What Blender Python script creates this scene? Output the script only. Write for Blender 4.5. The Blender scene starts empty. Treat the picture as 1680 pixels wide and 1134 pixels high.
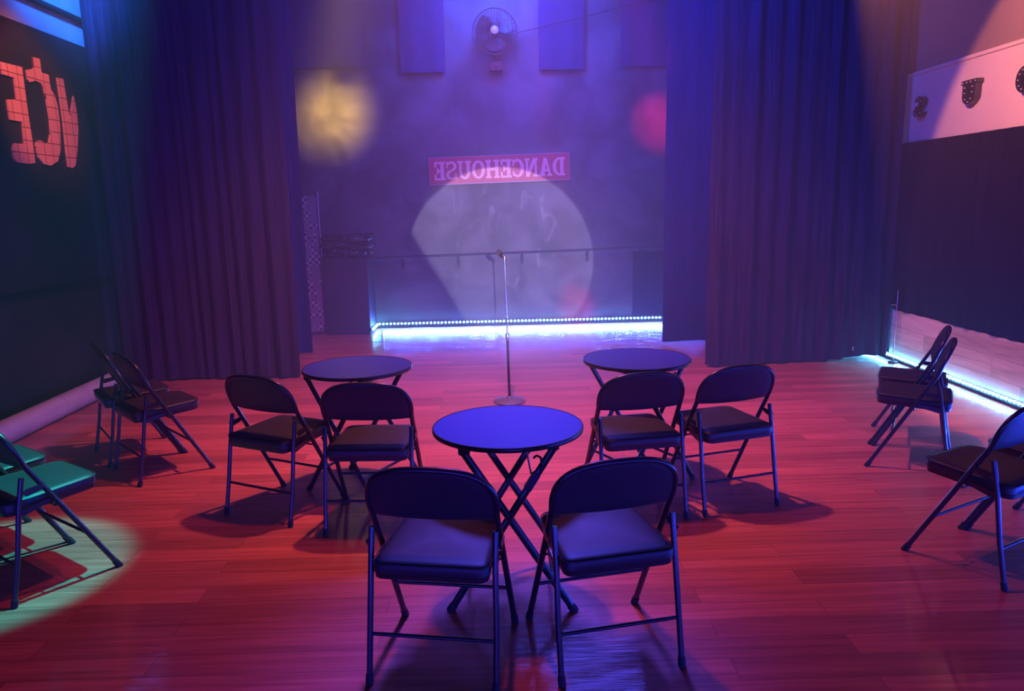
import bpy, bmesh, math, random
import numpy as np
from mathutils import Vector, Matrix

scene = bpy.context.scene
COL = scene.collection

# ------------------------------------------------------------------ camera
F_PX, YAW, PITCH, ROLL, CAM_H = 1238.82, 0.0199811, 0.186120, -0.0205246, 1.580475
_f = np.array([math.sin(YAW) * math.cos(PITCH), math.cos(YAW) * math.cos(PITCH), -math.sin(PITCH)])
_r0 = np.array([math.cos(YAW), -math.sin(YAW), 0.0])
_u0 = np.cross(_r0, _f)
_r = math.cos(ROLL) * _r0 + math.sin(ROLL) * _u0
_u = -math.sin(ROLL) * _r0 + math.cos(ROLL) * _u0
cam_data = bpy.data.cameras.new('camera')
cam = bpy.data.objects.new('camera', cam_data)
COL.objects.link(cam)
cam.matrix_world = Matrix(((_r[0], _u[0], -_f[0], 0.0), (_r[1], _u[1], -_f[1], 0.0),
                           (_r[2], _u[2], -_f[2], CAM_H), (0, 0, 0, 1)))
cam_data.sensor_width = 36.0
cam_data.lens = F_PX * 36.0 / 1680.0
cam_data.clip_start = 0.02
scene.camera = cam

# ------------------------------------------------------------------ view, world
scene.view_settings.view_transform = 'Standard'
scene.view_settings.look = 'None'
scene.view_settings.gamma = 1.0
scene.view_settings.use_curve_mapping = False
scene.view_settings.exposure = 0.0
scene.cycles.max_bounces = 8
scene.cycles.diffuse_bounces = 3
scene.cycles.glossy_bounces = 3
scene.cycles.volume_bounces = 0
scene.cycles.sample_clamp_indirect = 4.0
world = bpy.data.worlds.new('world')
scene.world = world
world.use_nodes = True
world.node_tree.nodes['Background'].inputs[0].default_value = (0.10, 0.06, 0.30, 1)
world.node_tree.nodes['Background'].inputs[1].default_value = 0.0
# thin stage haze filling the room
_wt = world.node_tree
_wv = _wt.nodes.new('ShaderNodeVolumeScatter')
_wv.inputs['Color'].default_value = (1, 1, 1, 1)
_wv.inputs['Anisotropy'].default_value = 0.2
_wg = _wt.nodes.new('ShaderNodeTexCoord')
_ws = _wt.nodes.new('ShaderNodeSeparateXYZ')
_wm = _wt.nodes.new('ShaderNodeMapRange')      # the haze drifts off the stage and thins out in the room
_wm.inputs['From Min'].default_value = 1.5
_wm.inputs['From Max'].default_value = 7.0
_wm.inputs['To Min'].default_value = 0.0
_wm.inputs['To Max'].default_value = 0.038
_wt.links.new(_wg.outputs['Object'], _ws.inputs[0])
_wt.links.new(_ws.outputs['Y'], _wm.inputs['Value'])
_wt.links.new(_wm.outputs['Result'], _wv.inputs['Density'])
_wt.links.new(_wv.outputs[0], _wt.nodes['World Output'].inputs['Volume'])


def lamp(name, kind, loc, energy, color, target=None, size=0.1, cone=60, blend=0.3):
    d = bpy.data.lights.new(name, kind)
    d.energy = energy
    d.color = color
    if kind == 'SPOT':
        d.spot_size = math.radians(cone)
        d.spot_blend = blend
        d.shadow_soft_size = size
    elif kind == 'AREA':
        d.shape = 'RECTANGLE'
        d.size, d.size_y = size
    else:
        d.shadow_soft_size = size
    o = bpy.data.objects.new(name, d)
    COL.objects.link(o)
    o.location = loc
    if target is not None:
        o.rotation_euler = (Vector(target) - Vector(loc)).to_track_quat('-Z', 'Y').to_euler()
    return o


# ------------------------------------------------------------------ lights of the venue, with an added rear fill
lamp('warm_house_lamp', 'SPOT', (-0.15, 3.75, 4.2), 145, (1.000, 0.11, 0.11), (0.0, 4.7, 0), size=0.09, cone=120, blend=0.75)
lamp('warm_wall_lamp', 'SPOT', (2.2, 4.9, 3.1), 330, (1.000, 0.28, 0.10), (3.9, 4.9, 2.1), size=0.04, cone=90, blend=0.12)
lamp('letter_lamp', 'SPOT', (-1.9, 4.9, 3.8), 430, (1.000, 0.22, 0.06), (-3.6, 6.25, 2.5), size=0.1, cone=27, blend=0.7)
lamp('warm_curtain_lamp', 'SPOT', (-0.4, 3.2, 4.2), 63, (1.000, 0.071, 0.571), (2.5, 7.0, 0.9), size=0.03, cone=27, blend=0.25)
lamp('warm_stage_lamp', 'SPOT', (-0.1, 4.5, 4.4), 960, (1.000, 0.27, 0.24), (0.1, 6.0, 0), size=0.07, cone=96, blend=0.9)
lamp('blue_stage_lamp', 'SPOT', (1.3, 5.9, 4.55), 560, (0.02, 0.06, 1.000), (1.9, 7.6, 3.3), size=0.15, cone=80, blend=0.9)
lamp('blue_back_lamp', 'SPOT', (0.1, 8.5, 4.45), 760, (0.03, 0.085, 1.000), (0.2, 9.8, 3.9), size=0.4, cone=125, blend=0.9)
lamp('led_glow_back', 'AREA', (0.65, 9.832, 0.056), 115, (0.05, 0.09, 1.000), (0.65, 5.0, 0.9), size=(4.3, 0.012))
lamp('blue_house_lamp', 'SPOT', (0.9, 7.9, 4.5), 440, (0.08, 0.07, 1.000), (0.4, 5.2, 0.0), size=0.8, cone=80, blend=0.9)
lamp('blue_curtain_lamp', 'SPOT', (-0.2, 4.6, 4.55), 740, (0.03, 0.07, 1.000), (0.6, 7.2, 3.0), size=0.15, cone=150, blend=0.9)
lamp('blue_pool_lamp', 'SPOT', (0.25, 5.6, 4.5), 2000, (0.10, 0.075, 1.000), (0.0, 2.75, 0.3), size=0.35, cone=20, blend=1.0)
lamp('led_glow_right', 'AREA', (3.83, 1.1, 0.05), 270, (0.02, 0.06, 1.000), (0.0, 1.1, 0.05), size=(7.4, 0.02))
lamp('blue_rear_fill', 'AREA', (0.0, -2.9, 0.06), 270, (0.060, 0.040, 1.000), (0.0, 0.0, 0.06), size=(7.0, 0.02))  # added unseen blue fill low behind the camera, brightens the chair backs
lamp('blue_left_lamp', 'SPOT', (-2.6, 5.0, 4.1), 2400, (0.01, 0.15, 1.000), (-3.63, 6.75, 3.55), size=0.2, cone=36, blend=0.8)
lamp('pink_stage_lamp', 'SPOT', (0.3, 5.8, 4.4), 211.7, (1.000, 0.032, 0.000), (0.3, 9.86, 2.7), size=0.2, cone=44, blend=1.0)
lamp('yellow_disco_lamp', 'SPOT', (-0.6, 5.0, 4.3), 8588, (1.000, 0.596, 0.040), (-1.98, 9.86, 2.72), size=0.22, cone=10.8, blend=1.0)
lamp('red_disco_lamp', 'SPOT', (0.6, 5.0, 4.3), 3583, (1.000, 0.000, 0.000), (2.12, 9.86, 2.55), size=0.05, cone=9, blend=1.0)
lamp('red_disco_lamp', 'SPOT', (0.0, 5.0, 4.3), 6918, (1.000, 0.000, 0.000), (1.06, 9.86, 0.24), size=0.08, cone=5.0, blend=1.0)
lamp('red_disco_lamp', 'SPOT', (-0.3, 5.0, 4.3), 453.7, (1.000, 0.000, 0.950), (-1.85, 9.37, 0.45), size=0.15, cone=10, blend=1.0)
lamp('green_disco_lamp', 'SPOT', (-1.2, 3.6, 4.2), 1700, (0.000, 0.941, 1.000), (-2.34, 3.18, 0), size=0.04, cone=17.5, blend=0.35)
_follow = lamp('white_follow_spot', 'SPOT', (0.27, -2.0, 1.80), 4900, (0.70, 0.64, 1.000), (0.07, 9.86, 0.83), size=0.012, cone=11.8, blend=0.06)
# follow spot emission masked by a straight cut on its lower left
_ld = _follow.data
_ld.use_nodes = True
_nt = _ld.node_tree
_em = [n for n in _nt.nodes if n.type == 'EMISSION'][0]
_tc = _nt.nodes.new('ShaderNodeTexCoord')
_dt = _nt.nodes.new('ShaderNodeVectorMath'); _dt.operation = 'DOT_PRODUCT'
_dt.inputs[1].default_value = (0.866, 0.50, 0.0)
_gt = _nt.nodes.new('ShaderNodeMapRange')
_gt.inputs['From Min'].default_value = -0.068
_gt.inputs['From Max'].default_value = -0.064
_nt.links.new(_tc.outputs['Normal'], _dt.inputs[0])
_nt.links.new(_dt.outputs['Value'], _gt.inputs['Value'])
_nt.links.new(_gt.outputs['Result'], _em.inputs['Strength'])


# ------------------------------------------------------------------ materials
def mat(name, base=(0.5, 0.5, 0.5), rough=0.5, metal=0.0, spec=0.5, coat=0.0, coat_rough=0.1, emit=None, estr=0.0, sheen=0.0):
    m = bpy.data.materials.new(name)
    m.use_nodes = True
    b = m.node_tree.nodes['Principled BSDF']
    b.inputs['Base Color'].default_value = (*base, 1)
    b.inputs['Roughness'].default_value = rough
    b.inputs['Metallic'].default_value = metal
    b.inputs['Specular IOR Level'].default_value = spec
    b.inputs['Coat Weight'].default_value = coat
    b.inputs['Coat Roughness'].default_value = coat_rough
    b.inputs['Sheen Weight'].default_value = sheen
    if emit:
        b.inputs['Emission Color'].default_value = (*emit, 1)
        b.inputs['Emission Strength'].default_value = estr
    return m


def nodes(m):
    nt = m.node_tree
    return nt, nt.nodes, nt.links, nt.nodes['Principled BSDF']


def add_noise(m, c1, c2, scale=8.0, stretch=(1, 1, 1), detail=6, lo=0.35, hi=0.65, bump=0.0, rough=None, dist=0.0):
    nt, N, L, b = nodes(m)
    tc = N.new('ShaderNodeTexCoord')
    mp = N.new('ShaderNodeMapping')
    mp.inputs['Scale'].default_value = stretch
    L.new(tc.outputs['Object'], mp.inputs['Vector'])
    n = N.new('ShaderNodeTexNoise')
    n.inputs['Scale'].default_value = scale
    n.inputs['Detail'].default_value = detail
    n.inputs['Distortion'].default_value = dist
    L.new(mp.outputs['Vector'], n.inputs['Vector'])
    r = N.new('ShaderNodeValToRGB')
    r.color_ramp.elements[0].position = lo
    r.color_ramp.elements[0].color = (*c1, 1)
    r.color_ramp.elements[1].position = hi
    r.color_ramp.elements[1].color = (*c2, 1)
    L.new(n.outputs['Fac'], r.inputs['Fac'])
    L.new(r.outputs['Color'], b.inputs['Base Color'])
    if bump:
        bp = N.new('ShaderNodeBump')
        bp.inputs['Strength'].default_value = bump
        bp.inputs['Distance'].default_value = 0.01
        L.new(n.outputs['Fac'], bp.inputs['Height'])
        L.new(bp.outputs['Normal'], b.inputs['Normal'])
    if rough:
        mr = N.new('ShaderNodeMapRange')
        mr.inputs['To Min'].default_value = rough[0]
        mr.inputs['To Max'].default_value = rough[1]
        L.new(n.outputs['Fac'], mr.inputs['Value'])
        L.new(mr.outputs['Result'], b.inputs['Roughness'])
    return n, r


def plank_mat(name, cols, gap, plank_l, plank_w, grain, rough, coat=0.0, coat_rough=0.1, axes='XY', bump=0.05, spec=0.5):
    """planks along the first axis of `axes`, with grain streaks along them"""
    m = mat(name, rough=rough, coat=coat, coat_rough=coat_rough, spec=spec)
    nt, N, L, b = nodes(m)
    if coat:
        # fine brushed ripples of the lacquer across the planks: they stretch reflections towards the viewer
        tcr = N.new('ShaderNodeTexCoord'); mpr = N.new('ShaderNodeMapping')
        mpr.inputs['Scale'].default_value = (6.0, 330.0, 1.0)
        nr = N.new('ShaderNodeTexNoise'); nr.inputs['Scale'].default_value = 1.0; nr.inputs['Detail'].default_value = 2
        sb = N.new('ShaderNodeMath'); sb.operation = 'SUBTRACT'; sb.inputs[1].default_value = 0.5
        ml = N.new('ShaderNodeMath'); ml.operation = 'MULTIPLY'; ml.inputs[1].default_value = 0.36
        cr = N.new('ShaderNodeCombineXYZ'); cr.inputs['Z'].default_value = 1.0
        nm = N.new('ShaderNodeVectorMath'); nm.operation = 'NORMALIZE'
        L.new(tcr.outputs['Object'], mpr.inputs['Vector']); L.new(mpr.outputs['Vector'], nr.inputs['Vector'])
        L.new(nr.outputs['Fac'], sb.inputs[0]); L.new(sb.outputs[0], ml.inputs[0]); L.new(ml.outputs[0], cr.inputs['Y'])
        L.new(cr.outputs[0], nm.inputs[0]); L.new(nm.outputs[0], b.inputs['Coat Normal'])
    tc = N.new('ShaderNodeTexCoord')
    sp = N.new('ShaderNodeSeparateXYZ')
    L.new(tc.outputs['Object'], sp.inputs[0])
    cb = N.new('ShaderNodeCombineXYZ')
    L.new(sp.outputs[axes[0]], cb.inputs['X'])
    L.new(sp.outputs[axes[1]], cb.inputs['Y'])
    br = N.new('ShaderNodeTexBrick')
    br.offset = 0.37
    br.offset_frequency = 2
    br.inputs['Scale'].default_value = 1.0
    br.inputs['Brick Width'].default_value = plank_l
    br.inputs['Row Height'].default_value = plank_w
    br.inputs['Mortar Size'].default_value = 0.0012
    br.inputs['Mortar Smooth'].default_value = 0.3
    br.inputs['Bias'].default_value = 0.0
    br.inputs['Color1'].default_value = (0, 0, 0, 1)
    br.inputs['Color2'].default_value = (1, 1, 1, 1)
    br.inputs['Mortar'].default_value = (0.5, 0.5, 0.5, 1)
    L.new(cb.outputs[0], br.inputs['Vector'])
    mp = N.new('ShaderNodeMapping')
    mp.inputs['Scale'].default_value = (grain[0], grain[1], 1)
    L.new(cb.outputs[0], mp.inputs['Vector'])
    addv = N.new('ShaderNodeVectorMath'); addv.operation = 'MULTIPLY_ADD'
    L.new(br.outputs['Color'], addv.inputs[0])
    addv.inputs[1].default_value = (7.3, 3.1, 5.0)
    L.new(mp.outputs['Vector'], addv.inputs[2])
    n = N.new('ShaderNodeTexNoise')
    n.inputs['Scale'].default_value = 1.0
    n.inputs['Detail'].default_value = 7
    n.inputs['Roughness'].default_value = 0.62
    n.inputs['Distortion'].default_value = 0.6
    L.new(addv.outputs[0], n.inputs['Vector'])
    ramp = N.new('ShaderNodeValToRGB')
    e = ramp.color_ramp.elements
    e[0].position = 0.30; e[0].color = (*cols[0], 1)
    e[1].position = 0.70; e[1].color = (*cols[2], 1)
    k = e.new(0.5); k.color = (*cols[1], 1)
    L.new(n.outputs['Fac'], ramp.inputs['Fac'])
    tint = N.new('ShaderNodeMapRange')
    tint.inputs['To Min'].default_value = 0.74
    tint.inputs['To Max'].default_value = 1.22
    L.new(br.outputs['Color'], tint.inputs['Value'])
    mul = N.new('ShaderNodeVectorMath'); mul.operation = 'SCALE'
    L.new(ramp.outputs['Color'], mul.inputs[0])
    L.new(tint.outputs['Result'], mul.inputs['Scale'])
    mx = N.new('ShaderNodeMix'); mx.data_type = 'RGBA'
    L.new(br.outputs['Fac'], mx.inputs['Factor'])
    L.new(mul.outputs[0], mx.inputs['A'])
    mx.inputs['B'].default_value = (*gap, 1)
    L.new(mx.outputs['Result'], b.inputs['Base Color'])
    bp = N.new('ShaderNodeBump')
    bp.inputs['Strength'].default_value = bump
    bp.inputs['Distance'].default_value = 0.004
    L.new(n.outputs['Fac'], bp.inputs['Height'])
    L.new(bp.outputs['Normal'], b.inputs['Normal'])
    return m


M = {}
M['floor'] = plank_mat('red_laminate', ((0.36, 0.075, 0.055), (0.54, 0.125, 0.090), (0.70, 0.19, 0.14)), (0.14, 0.03, 0.025),
                       1.25, 0.125, (1.6, 42.0), 0.45, coat=0.55, coat_rough=0.045, bump=0.02)
M['wain'] = plank_mat('pale_plank', ((0.42, 0.34, 0.30), (0.60, 0.52, 0.47), (0.72, 0.64, 0.58)), (0.05, 0.03, 0.03),
                      0.95, 0.165, (1.5, 16.0), 0.6, axes='YZ', bump=0.1)
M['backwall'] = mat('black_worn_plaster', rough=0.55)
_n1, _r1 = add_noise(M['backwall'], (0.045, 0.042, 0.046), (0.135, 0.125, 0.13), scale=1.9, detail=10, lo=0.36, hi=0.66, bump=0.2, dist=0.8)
_nt, _N, _L, _b = nodes(M['backwall'])
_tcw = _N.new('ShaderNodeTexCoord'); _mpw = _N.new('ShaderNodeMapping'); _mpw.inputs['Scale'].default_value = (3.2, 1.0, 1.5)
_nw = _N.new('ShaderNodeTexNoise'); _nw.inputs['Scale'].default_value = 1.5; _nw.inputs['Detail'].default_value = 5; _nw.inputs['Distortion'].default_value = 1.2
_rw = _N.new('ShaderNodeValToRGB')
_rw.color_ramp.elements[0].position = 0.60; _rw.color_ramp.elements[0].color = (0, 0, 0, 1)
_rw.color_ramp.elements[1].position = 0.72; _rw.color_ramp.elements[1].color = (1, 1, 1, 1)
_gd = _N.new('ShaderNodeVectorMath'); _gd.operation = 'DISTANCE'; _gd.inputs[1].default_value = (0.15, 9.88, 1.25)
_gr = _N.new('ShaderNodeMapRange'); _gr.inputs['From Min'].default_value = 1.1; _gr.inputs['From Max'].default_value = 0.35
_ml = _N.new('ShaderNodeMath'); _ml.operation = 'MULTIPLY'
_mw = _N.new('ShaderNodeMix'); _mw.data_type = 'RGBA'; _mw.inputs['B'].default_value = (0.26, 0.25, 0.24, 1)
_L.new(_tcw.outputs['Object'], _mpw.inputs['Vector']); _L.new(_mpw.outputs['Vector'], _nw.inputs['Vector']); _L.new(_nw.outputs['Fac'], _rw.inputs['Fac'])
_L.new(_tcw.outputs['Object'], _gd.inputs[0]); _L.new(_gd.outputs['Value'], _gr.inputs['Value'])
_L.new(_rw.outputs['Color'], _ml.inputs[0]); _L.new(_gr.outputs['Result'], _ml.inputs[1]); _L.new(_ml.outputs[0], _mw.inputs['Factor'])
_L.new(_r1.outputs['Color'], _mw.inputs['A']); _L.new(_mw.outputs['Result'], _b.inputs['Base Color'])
M['sidewall'] = mat('black_paint', (0.018, 0.018, 0.020), rough=0.6)
add_noise(M['sidewall'], (0.010, 0.010, 0.012), (0.035, 0.035, 0.04), scale=1.3, detail=5, lo=0.4, hi=0.75)
M['upper'] = mat('pale_upper_paint', (0.42, 0.42, 0.44), rough=0.7)
add_noise(M['upper'], (0.34, 0.34, 0.37), (0.46, 0.46, 0.48), scale=2.2, detail=4)
M['cream'] = mat('cream_paint', rough=0.6)
add_noise(M['cream'], (0.60, 0.52, 0.44), (0.66, 0.58, 0.50), scale=1.4, detail=4)
M['tan'] = mat('tan_paint', rough=0.7)
add_noise(M['tan'], (0.22, 0.17, 0.15), (0.27, 0.21, 0.18), scale=1.4, detail=4)
M['ceiling'] = mat('black_ceiling', (0.03, 0.03, 0.03), rough=0.9)
M['black'] = mat('black_semi_gloss', (0.012, 0.012, 0.014), rough=0.35)
M['matt_black'] = mat('matt_black', (0.015, 0.015, 0.017), rough=0.7)
M['gloss_black'] = mat('gloss_black', (0.01, 0.01, 0.012), rough=0.15)


def curtain_mat(name, c1, c2):
    m = mat(name, rough=0.95, spec=0.10, sheen=0.0)
    add_noise(m, c1, c2, scale=6.0, stretch=(14, 14, 0.35), detail=5, lo=0.35, hi=0.7, bump=0.25)
    return m


M['curtain'] = curtain_mat('dark_drape', (0.022, 0.015, 0.032), (0.050, 0.036, 0.070))
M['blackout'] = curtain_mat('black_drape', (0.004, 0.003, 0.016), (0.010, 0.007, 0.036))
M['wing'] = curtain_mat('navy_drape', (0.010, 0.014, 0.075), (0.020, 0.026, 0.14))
M['banner'] = mat('navy_banner_cloth', (0.02, 0.03, 0.1), rough=0.9)
add_noise(M['banner'], (0.016, 0.024, 0.085), (0.024, 0.034, 0.12), scale=30, stretch=(6, 6, 0.4))
M['vinyl'] = mat('black_vinyl', (0.028, 0.023, 0.024), rough=0.48, spec=0.5)
_nt, _N, _L, _b = nodes(M['vinyl'])
_n = _N.new('ShaderNodeTexVoronoi'); _n.inputs['Scale'].default_value = 420
_tcv = _N.new('ShaderNodeTexCoord'); _L.new(_tcv.outputs['Object'], _n.inputs['Vector'])
_bp = _N.new('ShaderNodeBump'); _bp.inputs['Strength'].default_value = 0.06; _bp.inputs['Distance'].default_value = 0.001
_L.new(_n.outputs['Distance'], _bp.inputs['Height']); _L.new(_bp.outputs['Normal'], _b.inputs['Normal'])
M['tube'] = mat('black_enamel_tube', (0.016, 0.015, 0.017), rough=0.30, spec=0.6)
M['rubber'] = mat('black_rubber', (0.01, 0.01, 0.01), rough=0.75)
M['rivet'] = mat('steel_rivet', (0.35, 0.35, 0.38), rough=0.35, metal=1)
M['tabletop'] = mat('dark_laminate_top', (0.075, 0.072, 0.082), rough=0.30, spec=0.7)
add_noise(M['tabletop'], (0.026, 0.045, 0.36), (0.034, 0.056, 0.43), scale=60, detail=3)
M['tableedge'] = mat('table_edge', (0.02, 0.018, 0.02), rough=0.35)
M['chrome'] = mat('chrome', (0.75, 0.75, 0.78), rough=0.18, metal=1)
M['dullsteel'] = mat('brushed_steel', (0.45, 0.44, 0.46), rough=0.35, metal=1)
M['cast'] = mat('grey_cast_base', (0.16, 0.14, 0.14), rough=0.55)
M['card'] = mat('cardboard_tube', rough=0.6)
add_noise(M['card'], (0.50, 0.44, 0.42), (0.66, 0.60, 0.57), scale=3, stretch=(4, 0.6, 4), detail=6)
M['signboard'] = mat('maroon_board', (0.60, 0.055, 0.07), rough=0.45)
M['signletter'] = mat('pink_letter', (1.0, 0.50, 0.42), rough=0.5)
M['signtrim'] = mat('sign_border', (0.52, 0.20, 0.28), rough=0.45)
M['diode'] = mat('led_diode', (0.6, 0.9, 1.0), rough=0.4, emit=(0.10, 0.52, 0.95), estr=115.0)
M['ledtape'] = mat('led_tape', (0.03, 0.03, 0.04), rough=0.4)
M['housing'] = mat('lamp_housing', (0.02, 0.02, 0.022), rough=0.5)
M['foil'] = mat('black_foil', (0.02, 0.018, 0.022), rough=0.12, spec=0.8)
M['bulb'] = mat('pearl_bulb', (0.8, 0.8, 0.85), rough=0.2, )
M['plastic'] = mat('black_plastic_film', (0.012, 0.012, 0.015), rough=0.14, spec=0.8)
M['fanblue'] = mat('dark_fan_plastic', (0.012, 0.012, 0.014), rough=0.4)
M['fanhub'] = mat('fan_badge', (0.70, 0.42, 0.50), rough=0.4)
# tiled letters: square mirror tiles with dark joints
M['tiles'] = mat('orange_tile', (0.62, 0.20, 0.12), rough=0.45)
_nt, _N, _L, _b = nodes(M['tiles'])
_tc = _N.new('ShaderNodeTexCoord'); _sp = _N.new('ShaderNodeSeparateXYZ'); _cb = _N.new('ShaderNodeCombineXYZ')
_L.new(_tc.outputs['Object'], _sp.inputs[0]); _L.new(_sp.outputs['Y'], _cb.inputs['X']); _L.new(_sp.outputs['Z'], _cb.inputs['Y'])
_br = _N.new('ShaderNodeTexBrick'); _br.offset = 0.0
for _k, _v in (('Scale', 1.0), ('Brick Width', 0.115), ('Row Height', 0.097), ('Mortar Size', 0.0035), ('Mortar Smooth', 0.2)):
    _br.inputs[_k].default_value = _v
_br.inputs['Color1'].default_value = (0.60, 0.26, 0.20, 1); _br.inputs['Color2'].default_value = (0.66, 0.30, 0.22, 1)
_br.inputs['Mortar'].default_value = (0.12, 0.03, 0.03, 1)
_L.new(_cb.outputs[0], _br.inputs['Vector']); _L.new(_br.outputs['Color'], _b.inputs['Base Color'])
# woven checker screen
M['checker'] = mat('checked_weave', rough=0.5)
_nt, _N, _L, _b = nodes(M['checker'])
_tc = _N.new('ShaderNodeTexCoord')
_ck = _N.new('ShaderNodeTexChecker'); _ck.inputs['Scale'].default_value = 26
_ck.inputs['Color1'].default_value = (0.02, 0.015, 0.02, 1); _ck.inputs['Color2'].default_value = (0.42, 0.32, 0.34, 1)
_ck2 = _N.new('ShaderNodeTexChecker'); _ck2.inputs['Scale'].default_value = 60
_ck2.inputs['Color1'].default_value = (0.05, 0.035, 0.04, 1); _ck2.inputs['Color2'].default_value = (0.30, 0.22, 0.24, 1)
_nz = _N.new('ShaderNodeTexNoise'); _nz.inputs['Scale'].default_value = 9
_st = _N.new('ShaderNodeMath'); _st.operation = 'GREATER_THAN'; _st.inputs[1].default_value = 0.52
_mx = _N.new('ShaderNodeMix'); _mx.data_type = 'RGBA'
_L.new(_tc.outputs['Object'], _ck.inputs['Vector']); _L.new(_tc.outputs['Object'], _ck2.inputs['Vector'])
_L.new(_tc.outputs['Object'], _nz.inputs['Vector']); _L.new(_nz.outputs['Fac'], _st.inputs[0]); _L.new(_st.outputs[0], _mx.inputs['Factor'])
_L.new(_ck2.outputs['Color'], _mx.inputs['A']); _L.new(_ck.outputs['Color'], _mx.inputs['B']); _L.new(_mx.outputs['Result'], _b.inputs['Base Color'])


# ------------------------------------------------------------------ mesh helpers
def link(o, parent=None):
    COL.objects.link(o)
    if parent is not None:
        o.parent = parent
    return o


def obj(name, bm, m, parent=None, smooth=True):
    bmesh.ops.recalc_face_normals(bm, faces=bm.faces)
    me = bpy.data.meshes.new(name)
    bm.to_mesh(me)
    bm.free()
    me.materials.append(m)
    if smooth:
        me.shade_smooth()
        me.set_sharp_from_angle(angle=math.radians(38))
    return link(bpy.data.objects.new(name, me), parent)


def tag(o, label, cat, group=None):
    o['label'] = label
    o['category'] = cat
    if group:
        o['group'] = group
    return o


def struct(o):
    o['kind'] = 'structure'
    return o


def thing(name, label, cat, loc=(0, 0, 0), rotz=0.0, group=None):
    o = bpy.data.objects.new(name, None)
    o.empty_display_size = 0.1
    link(o)
    o.location = loc
    o.rotation_euler = (0, 0, rotz)
    return tag(o, label, cat, group)


def dup(root, loc, rotz, label, group=None):
    r = root.copy(); COL.objects.link(r)
    r.location = loc
    r.rotation_euler = (0, 0, rotz)
    r['label'] = label
    if group:
        r['group'] = group
    for ch in list(root.children):
        c = ch.copy(); COL.objects.link(c); c.parent = r
        for g in list(ch.children):
            d = g.copy(); COL.objects.link(d); d.parent = c
    return r


def box(bm, lo, hi, bevel=0.0, seg=2):
    lo, hi = Vector(lo), Vector(hi)
    r = bmesh.ops.create_cube(bm, size=1.0, matrix=Matrix.Translation((lo + hi) / 2) @ Matrix.Diagonal((*(hi - lo), 1)))
    if bevel:
        es = list({e for v in r['verts'] for e in v.link_edges})
        bmesh.ops.bevel(bm, geom=es, offset=bevel, segments=seg, affect='EDGES')
    return bm


def tube(bm, pts, rad, n=10, flat=None, up=Vector((0, 0, 1)), caps=True):
    """sweep a round (or oval: flat=(ra, rb)) section along pts"""
    pts = [Vector(p) for p in pts]
    rads = rad if isinstance(rad, (list, tuple)) else [rad] * len(pts)
    rings = []
    prev = None
    for i, p in enumerate(pts):
        if i == 0:
            t = pts[1] - pts[0]
        elif i == len(pts) - 1:
            t = pts[-1] - pts[-2]
        else:
            t = (pts[i] - pts[i - 1]).normalized() + (pts[i + 1] - pts[i]).normalized()
        t.normalize()
        a = prev if prev is not None else (up if abs(t.dot(up)) < 0.95 else Vector((1, 0, 0)))
        s = (a - t * a.dot(t)).normalized()
        prev = s
        w = t.cross(s)
        ring = []
        for k in range(n):
            an = 2 * math.pi * k / n
            ra, rb = (rads[i], rads[i]) if flat is None else flat
            ring.append(bm.verts.new(p + s * (math.cos(an) * ra) + w * (math.sin(an) * rb)))
        rings.append(ring)
    for a, b in zip(rings, rings[1:]):
        for k in range(n):
            bm.faces.new((a[k], a[(k + 1) % n], b[(k + 1) % n], b[k]))
    if caps:
        bm.faces.new(rings[0][::-1])
        bm.faces.new(rings[-1])
    return bm


def lathe(bm, prof, n=32, center=(0, 0, 0), axis='Z'):
    """prof: list of (r, h)"""
    c = Vector(center)
    rings = []
    for r, h in prof:
        ring = []
        for k in range(n):
            a = 2 * math.pi * k / n
            v = Vector((r * math.cos(a), r * math.sin(a), h))
            if axis == 'Y':
                v = Vector((v.x, v.z, v.y))
            elif axis == 'X':
                v = Vector((v.z, v.x, v.y))
            ring.append(bm.verts.new(c + v))
        rings.append(ring)
    for a, b in zip(rings, rings[1:]):
        for k in range(n):
            bm.faces.new((a[k], a[(k + 1) % n], b[(k + 1) % n], b[k]))
    bm.faces.new(rings[0][::-1])
    bm.faces.new(rings[-1])
    return bm


def loft(bm, rings):
    vs = [[bm.verts.new(p) for p in ring] for ring in rings]
    n = len(vs[0])
    for a, b in zip(vs, vs[1:]):
        for k in range(n):
            bm.faces.new((a[k], a[(k + 1) % n], b[(k + 1) % n], b[k]))
    bm.faces.new(vs[0][::-1])
    bm.faces.new(vs[-1])
    return bm


def prism(bm, pts2, place, d0, d1):
    """extrude a 2D outline; place(u, v, d) -> point"""
    a = [bm.verts.new(place(u, v, d0)) for u, v in pts2]
    b = [bm.verts.new(place(u, v, d1)) for u, v in pts2]
    n = len(pts2)
    for k in range(n):
        bm.faces.new((a[k], a[(k + 1) % n], b[(k + 1) % n], b[k]))
    bm.faces.new(a[::-1])
    bm.faces.new(b)
    return bm


def interp(x, xs, ys):
    return float(np.interp(x, xs, ys))


# ------------------------------------------------------------------ room shell
XL, XR, YB, YF, ZC = -3.60, 3.92, 9.88, -3.0, 4.75
bm = bmesh.new(); box(bm, (XL - 0.2, YF - 0.2, -0.1), (XR + 0.2, YB + 0.2, 0.0))
struct(obj('floor', bm, M['floor'], smooth=False))
bm = bmesh.new(); box(bm, (XL - 0.2, YF - 0.2, ZC), (XR + 0.2, YB + 0.2, ZC + 0.1))
struct(obj('ceiling', bm, M['ceiling'], smooth=False))
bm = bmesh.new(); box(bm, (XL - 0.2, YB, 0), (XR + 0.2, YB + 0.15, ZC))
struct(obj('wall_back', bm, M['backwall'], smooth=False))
bm = bmesh.new(); box(bm, (XL - 0.2, YF - 0.15, 0), (XR + 0.2, YF, ZC))
struct(obj('wall_front', bm, M['sidewall'], smooth=False))
bm = bmesh.new(); box(bm, (XL - 0.15, YF, 0), (XL, YB, 3.02))
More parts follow.
